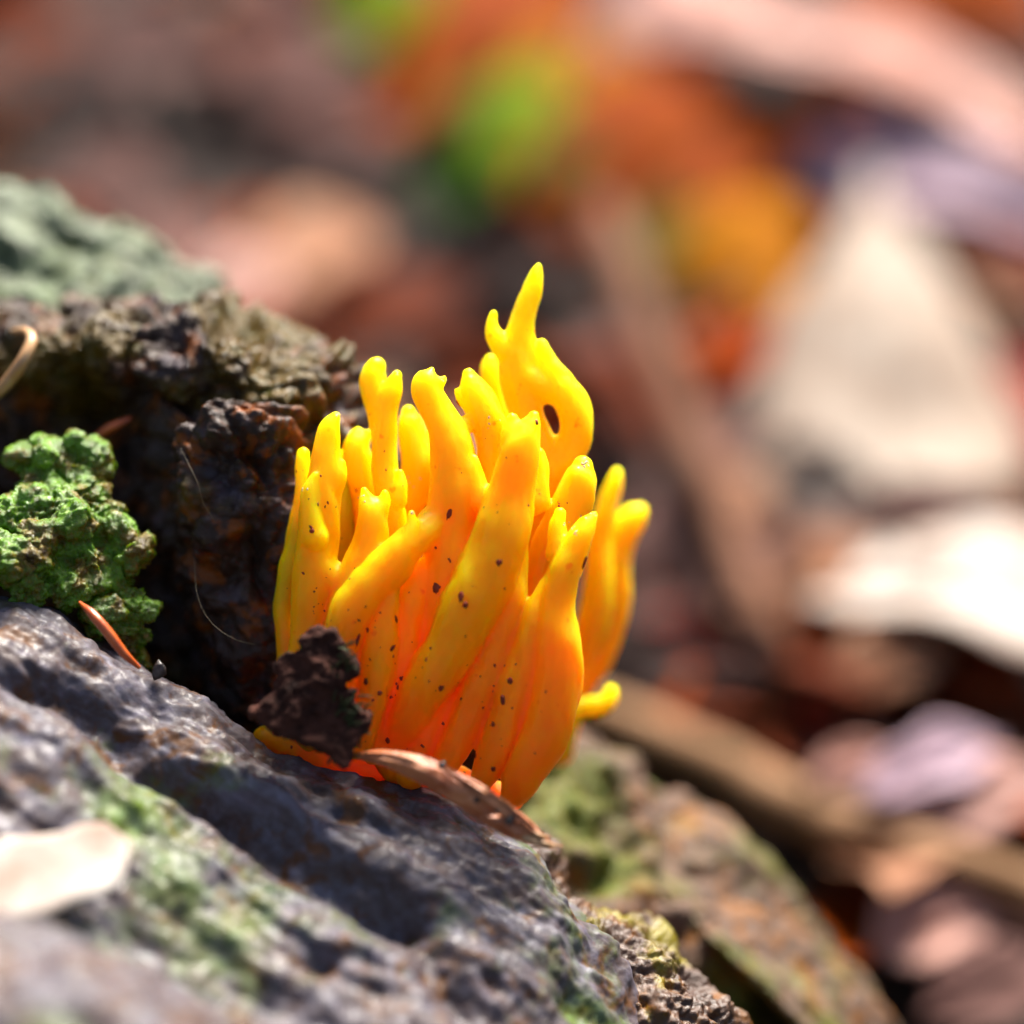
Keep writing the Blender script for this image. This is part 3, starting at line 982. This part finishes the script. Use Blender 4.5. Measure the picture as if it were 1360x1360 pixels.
def scale_sheet(spine, half, cup, thick=.02, n=40, m=13, rag=0):
    sp = cr(np.array([P(*q) for q in spine]), n)
    hw = cr(np.array([[h] for h in half]), n)[:, 0] * pxcm()
    tan = np.gradient(sp, axis=0); tan /= np.linalg.norm(tan, axis=1, keepdims=True)
    side = np.cross(tan, -FWD); side /= np.linalg.norm(side, axis=1, keepdims=True)
    nr = np.cross(side, tan)
    nr = np.where((nr @ (-FWD))[:, None] < 0, -nr, nr)
    s = np.linspace(-1, 1, m)
    top = sp[:, None] + side[:, None] * (s[None, :, None] * hw[:, None, None]) + nr[:, None] * ((1 - s ** 2)[None, :, None] * cup * hw[:, None, None])
    fl_ = top.reshape(-1, 3)
    nn = np.repeat(nr, m, 0)
    uu = np.stack([np.repeat(np.linspace(0, 4, n), m), np.tile(s * 4, n), np.full(n * m, hw.max() * 30)], 1)
    fl_ = fl_ + nn * (.03 * fbm(fl_ * 4, 3, 1100) + .028 * fbm(uu, 3, 1101))[:, None]
    bot = fl_ - nn * thick
    F = list(map(tuple, grid_faces(n, m))) + list(map(tuple, grid_faces(n, m, n * m, True)))
    nm = n * m
    for i in range(n - 1):
        F += [(i * m, i * m + nm, (i + 1) * m + nm, (i + 1) * m), (i * m + m - 1, (i + 1) * m + m - 1, (i + 1) * m + m - 1 + nm, i * m + m - 1 + nm)]
    for j in range(m - 1):
        F += [(j, j + 1, j + 1 + nm, j + nm), ((n - 1) * m + j, (n - 1) * m + j + nm, (n - 1) * m + j + 1 + nm, (n - 1) * m + j + 1)]
    return np.vstack([fl_, bot]), F


for nm_, sp, hw, cup in (('scale_body', [(472, 1003, -.92), (510, 1006, -1.0), (560, 1022, -1.05), (610, 1050, -1.08), (650, 1078, -1.05), (690, 1104, -1.0)], [3, 10, 17, 18, 13, 6], .75),
                         ('splinter', [(620, 1068, -1.0), (660, 1088, -1.05), (700, 1108, -1.05), (734, 1124, -1.0)], [9, 14, 12, 4], .6),
                         ('splinter', [(590, 1020, -1.1), (640, 1052, -1.15), (690, 1090, -1.1), (722, 1112, -1.05)], [3, 8, 9, 3], .6)):
    v, f = scale_sheet(sp, hw, cup)
    link(nm_, make_mesh(nm_, v, f, origin=tb_), M_scale, tw)
for k, (a, b, c, d) in enumerate(((700, 1112, 748, 1124), (690, 1108, 738, 1128), (706, 1104, 730, 1112))):
    v, f = tube(cr(np.array([[*P(a, b, -1.05), .03], [*P((a + c) / 2, (b + d) / 2 + 2, -1.1), .022], [*P(c, d, -1.05), .006]]), 8), 6)
    link('fibre', make_mesh('fibre', v, f, origin=tb_), M_straw, tw)
for k, (a, b, r) in enumerate(((586, 1017, 7), (660, 1078, 7), (678, 1088, 9), (634, 1062, 6))):
    c, n, ob = hit(a, b)
    if c is not None:
        v, f = grain(c, n, r * pxcm() * .6, 1.5, .8, k + 40)
        link('dirt_grain', make_mesh('dirt_grain', v, f, origin=tb_), M_seed, tw)


def needle(name, pts, mat, label, cat, sides=8):
    q = cr(np.array([[*P(a, b, t), r * pxcm()] for a, b, t, r in pts]), 24)
    base = q[0, :3]
    v, f = tube(q, sides)
    return tag(link(name, make_mesh(name, v, f, origin=base), mat, None, base), label, cat)


needle('conifer_needle', [(184, 886, -.55, 3), (165, 868, -.62, 6), (142, 838, -.66, 7), (122, 815, -.62, 6), (106, 800, -.5, 2)], M_needle, 'short bright orange needle wedged below the round moss cushion', 'needle')
needle('conifer_needle', [(-12, 530, .9, 7), (10, 508, .7, 9), (30, 480, .6, 9), (42, 452, .7, 8), (34, 440, .9, 6), (18, 440, 1.1, 4)], M_straw, 'curved straw-coloured needle hooked over the bark wall', 'needle')
needle('conifer_needle', [(128, 580, 1.0, 4), (148, 568, .95, 7), (172, 556, .95, 3)], M_needle, 'small rust-coloured needle in the dark hollow above the moss', 'needle')
for pts, lab in (([(258, 740, .2, .35), (262, 790, .0, .4), (280, 826, -.1, .4), (310, 848, -.1, .35), (338, 856, 0, .3)], 'fine pale hair curving across the dark crevice'),
                 ([(240, 596, .1, .3), (262, 640, -.05, .35), (270, 668, 0, .35), (284, 690, .1, .3)], 'short fine pale hair on the rotten bark column')):
    needle('plant_hair', pts, M_hair, lab, 'hair', 5)
c0 = P(212, 890, -.42)
v, f = grain(np.zeros(3), np.array([0, -1, .3]), .055, 1.5, .5, 77)
tag(link('seed', make_mesh('seed', v, f), M_seed, None, c0), 'tiny dark seed caught on the crest of the grey root', 'seed')


# ------------------------------------------------------------------ leaves
def leaf_mesh(a, b, width, nhint, curl=.1, cup=.15, tip=.8, wav=.05, seed=0, n=16, m=9, thick=.025, pw=.75, rg=.22):
    """leaf from stalk end a to tip b (cm): long section bowed by curl, cross section cupped"""
    a, b = np.asarray(a, float), np.asarray(b, float)
    ln = np.linalg.norm(b - a)
    ax = (b - a) / ln
    sd_ = np.cross(ax, nhint); sd_ /= np.linalg.norm(sd_)
    nr = np.cross(sd_, ax)
    s = np.linspace(0, 1, n)
    prof = np.maximum(np.sin(np.pi * np.clip(s, 0, 1) ** tip), 0) ** pw
    prof = np.clip(prof, .03, 1)
    rag = np.stack([s * 5, np.full(n, seed * 1.7), np.zeros(n)], 1)
    rl, rr_ = 1 + rg * fbm(rag, 2, seed + 31), 1 + rg * fbm(rag + 40, 2, seed + 57)
    u = np.linspace(-1, 1, m)
    uw = np.where(u[None, :] < 0, rl[:, None], rr_[:, None]) * u[None, :]
    bow = np.sin(np.pi * s) * curl * ln
    g = a + ax * (s * ln)[:, None, None] + sd_ * (uw[:, :, None] * (prof * width / 2)[:, None, None]) + nr * (bow[:, None, None] + (cup * width * (u ** 2))[None, :, None] * prof[:, None, None])
    v = g.reshape(-1, 3)
    v = v + nr * (wav * width * fbm(v * (1.6 / max(width, .5)) + seed * 1.3, 2, seed))[:, None]
    v = v + sd_ * (.04 * width * noise(v * (2.2 / max(width, .5)) + seed, seed + 3))[:, None]
    nm = n * m
    bot = v - nr * thick
    F = list(map(tuple, grid_faces(n, m))) + list(map(tuple, grid_faces(n, m, nm, True)))
    for i in range(n - 1):
        F += [(i * m, i * m + nm, (i + 1) * m + nm, (i + 1) * m), (i * m + m - 1, (i + 1) * m + m - 1, (i + 1) * m + m - 1 + nm, i * m + m - 1 + nm)]
    for j in range(m - 1):
        F += [(j, j + 1, j + 1 + nm, j + nm), ((n - 1) * m + j, (n - 1) * m + j + nm, (n - 1) * m + j + 1 + nm, (n - 1) * m + j + 1)]
    mid = g[:, m // 2] + nr * .02 + nr * (wav * width * fbm(g[:, m // 2] * (1.6 / max(width, .5)) + seed * 1.3, 2, seed))[:, None]
    return np.vstack([v, bot]), F, mid


def key_leaf(a, b, wpx, mat, label, la=.5, lb=.8, curl=.08, cup=.12, tip=.8, roll=0.0, lean=.35, seed=0, cat='leaf', name='fallen_leaf', wav=.09, pw=.8, rag=.22):
    pa, ta = G(a[0], a[1], la)
    pb, tb2 = G(b[0], b[1], lb)
    w = wpx * pxcm((ta + tb2) / 2)
    up = np.array([roll, 0, 1.0]) * (1 - lean) - FWD * lean
    v, f, mid = leaf_mesh(pa, pb, w, up, curl, cup, tip, wav, seed, pw=pw, rg=rag)
    t = thing(name, label, cat, pa)
    bl = link('blade', make_mesh('blade', v, f, origin=pa), L[mat], t)
    q = np.hstack([mid, np.linspace(.09, .03, len(mid))[:, None]])
    v, f = tube(q, 6)
    link('midrib', make_mesh('midrib', v, f, origin=pa), L[mat], bl)
    return t


key_leaf((1190, 720), (1165, 235), 380, 'cream', 'large cream leaf standing out of focus beside the long brown stalk', .6, 2.2, .03, -.05, .52, lean=.5, seed=1, pw=1.35, rag=.06)
key_leaf((1040, 755), (1560, 850), 330, 'white', 'bleached white leaf lying below the large cream leaf', .8, 1.6, .05, .05, .9, lean=.15, roll=.3, seed=2, pw=.6, rag=.25, wav=.06)
key_leaf((830, 30), (1420, 230), 250, 'pink', 'long pale pink leaf in the far litter above the cream leaf', 1.2, 1.2, .06, .08, .8, lean=.15, roll=.3, seed=3, pw=.6)
key_leaf((1050, 200), (1480, 310), 150, 'lilac', 'narrow lilac-grey leaf under the long pale pink leaf', .8, 1.2, .04, .1, .8, lean=.6, seed=4)
key_leaf((810, 150), (1010, -40), 170, 'pink', 'dusty pink leaf curling up beside the far rust leaves', .8, 1.4, .1, .15, .8, seed=5)
key_leaf((1080, -30), (1420, 60), 190, 'rust', 'rusty leaf at the top edge behind the long pale pink leaf', 1, 1.5, .1, .1, .8, seed=6)
key_leaf((690, 340), (930, 100), 180, 'rust', 'rust-orange leaf lying behind the tip of the tall fungus spike', .5, .9, .1, .1, .8, seed=7)
key_leaf((840, 290), (1080, 130), 190, 'rust', 'rust-brown leaf between the amber leaf and the dusty pink leaf', .6, .9, .1, .1, .8, seed=8)
key_leaf((920, 390), (1070, 270), 130, 'amber', 'small amber-yellow leaf between the brown stalk and the cream leaf', .7, 1.0, .1, .1, .8, seed=9)
key_leaf((920, 520), (1020, 420), 100, 'orange', 'small bright orange leaf below the amber-yellow leaf', .6, .9, .1, .1, .8, seed=10)
key_leaf((850, 390), (960, 260), 120, 'olive', 'dark olive leaf tucked behind the top of the brown stalk', .3, .5, .1, .1, .8, seed=11)
key_leaf((640, 245), (735, 90), 110, 'lime', 'bright lime-green leaf above the tall fungus spike', 1.0, 1.8, .1, .1, .8, lean=.5, seed=12, name='green_leaf')
key_leaf((585, 290), (660, 180), 110, 'green', 'deep green leaf under the bright lime one', .7, 1.1, .1, .1, .8, lean=.5, seed=13, name='green_leaf')
key_leaf((460, 70), (570, -40), 120, 'lime', 'lime-green leaf at the top edge above the grey-brown litter', 1.0, 1.8, .1, .1, .8, lean=.5, seed=14, name='green_leaf')
key_leaf((550, 140), (760, -50), 190, 'rust', 'burnt orange leaf between the two lime-green leaves', .4, .6, .1, .1, .8, seed=15)
key_leaf((320, 410), (500, 290), 150, 'tan', 'peach-coloured leaf lying just behind the green shoulder of the root', 1.2, 1.4, .08, .12, .8, lean=.55, seed=16)
key_leaf((270, 420), (380, 340), 110, 'pink', 'pale pink leaf beside the peach-coloured leaf', 1.3, 1.5, .08, .1, .8, lean=.55, seed=17)
key_leaf((60, 240), (250, 280), 110, 'mauve', 'muted mauve-pink leaf behind the green shoulder of the root', 1.0, .8, .1, .1, .8, seed=18)
key_leaf((120, 110), (320, 60), 190, 'mauve', 'mauve-brown leaf in the far litter above the mauve-pink one', .9, 1.2, .1, .12, .8, seed=19)
key_leaf((-60, 60), (130, 40), 160, 'brown', 'reddish brown leaf beside the far mauve-brown leaf', .9, 1.0, .1, .12, .8, seed=20)
key_leaf((330, 130), (500, 70), 150, 'mauve', 'grey mauve leaf below the lime-green leaf at the top', .8, 1.2, .1, .12, .8, seed=21)
key_leaf((350, 220), (540, 190), 110, 'mauve', 'dull mauve leaf beside the dark gap behind the peach leaf', .5, .8, .1, .12, .8, seed=22)
key_leaf((440, 480), (620, 380), 130, 'brown', 'warm brown leaf directly behind the fungus tips', .5, .9, .1, .1, .8, seed=23)
key_leaf((850, 900), (960, 830), 110, 'red', 'dark red leaf at the foot of the brown stalk', .3, .5, .1, .1, .8, seed=24)
key_leaf((840, 800), (930, 640), 130, 'mauve', 'dull mauve leaf beside the smaller fungus cluster', .3, .8, .1, .1, .8, seed=25)
key_leaf((1040, 900), (1170, 810), 110, 'orange', 'bright rust-orange leaf below the bleached white leaf', .5, .9, .1, .1, .8, seed=26)
key_leaf((1110, 930), (1260, 830), 110, 'tan', 'tan leaf over the bright rust-orange one', .9, 1.2, .1, .1, .8, seed=27)
key_leaf((1060, 960), (1150, 900), 70, 'red', 'small brick-red leaf between the stalk and the pink leaves', .6, .8, .1, .1, .8, seed=28)
key_leaf((1080, 1040), (1210, 1010), 80, 'pink', 'small rosy leaf tilted beside the pale lilac one', 1.3, 1.5, .08, .1, .8, lean=.5, seed=41)
key_leaf((1150, 1060), (1330, 985), 95, 'lilac', 'pale lilac-pink leaf resting on the fallen stick', 1.5, 1.6, .08, .1, .8, lean=.5, seed=29)
key_leaf((1200, 1080), (1400, 1040), 110, 'pink', 'rosy leaf beside the pale lilac-pink leaf', 1.2, 1.3, .08, .1, .8, lean=.5, seed=30)
key_leaf((1160, 1260), (1330, 1200), 130, 'pink', 'rose-brown leaf below the fallen stick', .6, .8, .08, .1, .8, lean=.4, seed=31)
key_leaf((1230, 1350), (1420, 1270), 120, 'mauve', 'mauve leaf below the rose-brown leaf, beside the root', .4, .6, .08, .1, .8, lean=.4, seed=32)
key_leaf((1120, 1170), (1260, 1140), 80, 'rust', 'dark rust leaf in the shade of the fallen stick', .2, .3, .08, .1, .8, lean=.4, seed=33)
key_leaf((900, 660), (1040, 690), 100, 'tan', 'tan leaf crossing behind the brown stalk', .4, .7, .08, .1, .8, lean=.4, seed=34)
key_leaf((1000, 640), (1110, 560), 100, 'lilac', 'pale grey leaf edge beside the foot of the cream leaf', .5, .8, .08, .1, .8, lean=.4, seed=35)
key_leaf((740, 470), (880, 600), 130, 'brown', 'russet leaf behind the looped shoulder of the fungus', .3, .5, .08, .1, .8, lean=.4, seed=36)
key_leaf((1230, 250), (1400, 420), 130, 'brown', 'chestnut leaf behind the large cream leaf', .3, .4, .08, .1, .8, lean=.4, seed=37)
key_leaf((1300, 480), (1420, 640), 120, 'red', 'dark chestnut-red leaf at the side of the cream leaf', .3, .4, .08, .1, .8, lean=.4, seed=38)

key_leaf((760, 150), (880, 60), 90, 'amber', 'golden leaf among the rust leaves beside the lime-green one', .9, 1.1, .1, .1, .8, seed=42)
key_leaf((720, 260), (800, 180), 80, 'olive', 'small olive leaf lying on the rust-orange leaf', 1.1, 1.2, .1, .1, .8, seed=43)
key_leaf((880, 190), (990, 90), 90, 'orange', 'deep orange leaf tucked under the dusty pink leaf', .9, 1.1, .1, .1, .8, seed=44)
key_leaf((1010, 430), (1060, 360), 70, 'amber', 'tiny golden leaf against the side of the cream leaf', .9, 1.1, .1, .1, .8, seed=45)

key_leaf((1030, 790), (1150, 720), 90, 'tan', 'small tan leaf overlapping the edge of the bleached white leaf', 1.6, 1.9, .1, .1, .8, lean=.4, seed=46)
key_leaf((1130, 690), (1330, 650), 70, 'mauve', 'thin mauve leaf lying between the cream leaf and the bleached one', 1.7, 1.9, .06, .1, .8, lean=.4, seed=47)
key_leaf((1250, 900), (1400, 960), 90, 'brown', 'dark brown curled leaf under the bleached white leaf', .9, .8, .1, .1, .8, lean=.4, seed=48)
key_leaf((200, 190), (60, 120), 110, 'dark', 'blackish curled leaf added as a shaded gap above the muted mauve-pink leaf', 1.2, 1.4, .1, .1, .8, lean=.4, seed=49)  # leaf added to darken the upper left, its colour imitates a shaded gap
key_leaf((500, 260), (330, 230), 100, 'dark', 'blackish leaf added as a shaded gap just behind the peach-coloured leaf', 1.0, 1.1, .1, .1, .8, lean=.4, seed=50)  # same here: the dark gap is painted as a near-black leaf
key_leaf((690, 120), (770, 40), 80, 'amber', 'small golden leaf touching the tip of the bright lime leaf', 1.2, 1.6, .1, .1, .8, lean=.4, seed=51)
key_leaf((590, 200), (640, 110), 70, 'olive', 'small olive leaf overlapping the bright lime leaf', 1.6, 2.0, .1, .1, .8, lean=.4, seed=52)

# pale leaf scrap on the front ridge
pa, pb = P(-90, 1215, -2.75), P(172, 1120, -2.35)
v, f, mid = leaf_mesh(pa, pb, 150 * pxcm(-2.4), np.array([.05, -.3, 1.0]), .02, .02, 1.2, .012, 61, thick=.03, pw=.4)
sc_ = thing('leaf_scrap', 'bright cream scrap of dead leaf lying on the grey root', 'leaf', pa)
link('blade', make_mesh('blade', v, f, origin=pa), L['white'], sc_)


# stalk and stick
def rod(name, pts, mat, label, cat, knots=()):
    q = []
    for a, b, lift, rpx in pts:
        p, t = G(a, b, lift)
        q.append([*p, rpx * pxcm(t)])
    q = cr(np.array(q), 60)
    q[:, :3] += .06 * np.stack([fbm(q[:, :3] * .5 + 9 * k, 2, k) for k in range(3)], 1)
    q[:, 3] *= 1 + .12 * noise(q[:, :3] * .9, 3)
    v, f = tube(q, 14)
    base = q[0, :3]
    t = thing(name, label, cat, base)
    link('stem', make_mesh('stem', v, f, origin=base), mat, t)
    for k in knots:
        V, F = [], []
        ball(q[k, :3], q[k, 3] * 1.25, V, F, 12, (1, 1, .8))
        link('node', make_mesh('node', V, F, origin=base), mat, t)
    return t


rod('dry_stalk', [(1075, 960, .4, 24), (1000, 790, 1.0, 28), (930, 620, 1.6, 31), (860, 450, 2.2, 31), (800, 290, 2.6, 30)], L['stalk'], 'long straight dry brown stalk slanting up behind the fungus', 'stalk', (24,))
rod('fallen_stick', [(700, 905, .6, 22), (820, 950, .7, 27), (950, 1012, .8, 31), (1100, 1088, .9, 34), (1250, 1145, 1.0, 34), (1450, 1215, 1.0, 34)], L['stick'], 'thick tan fallen stick lying on the litter below the pink leaves', 'stick', (36,))

# ------------------------------------------------------------------ loose litter filling the floor
kinds = [('brown', 'brown', 60), ('mauve', 'dull mauve', 50), ('dark', 'blackish gap-shading', 46), ('tan', 'tan', 26), ('rust', 'rusty', 44)]  # blackish ones are added to deepen the litter like shaded gaps
protos = []
for k in range(4):
    v, f, mid = leaf_mesh((0, -1.7, 0), (0, 1.7, 0), [1.7, 2.1, 1.4, 2.4][k], np.array([0, 0, 1.0]), [.12, .05, -.08, .1][k], [.12, -.1, .2, .06][k], .8, .08, 70 + k, 12, 7)
    protos.append((v, f))
for mat, word, cnt in kinds:
    mes = []
    for v, f in protos:
        me = make_mesh('fallen_leaf', v, f)
        me.materials.append(L[mat])
        mes.append(me)
    made = 0
    while made < cnt:
        px, py = rs.uniform(-150, 1510), rs.uniform(-120, 1450)
        p, t = G(px, py, rs.uniform(0, .35))
        warm = 520 < px < 1080 and py < 430
        if t < 9 or t > 75 or (py > 980 and px < 1080) or (warm and mat in ('mauve', 'tan')):
            continue
        k = rs.randrange(4)
        form = 'narrow' if k in (0, 2) else 'broad'
        lab, grp = f'plain {form} {word} dead leaf lying loose in the blurred litter', f'loose {form} {word} leaves'
        o = bpy.data.objects.new('fallen_leaf', mes[k])
        C.objects.link(o)
        o.location = Vector(p * S)
        o.rotation_euler = (rs.gauss(.1, .3), rs.gauss(0, .35), rs.uniform(0, 6.28))
        s = rs.uniform(.6, 1.25)
        o.scale = (s, s, s)
        tag(o, lab, 'leaf', grp)
        made += 1
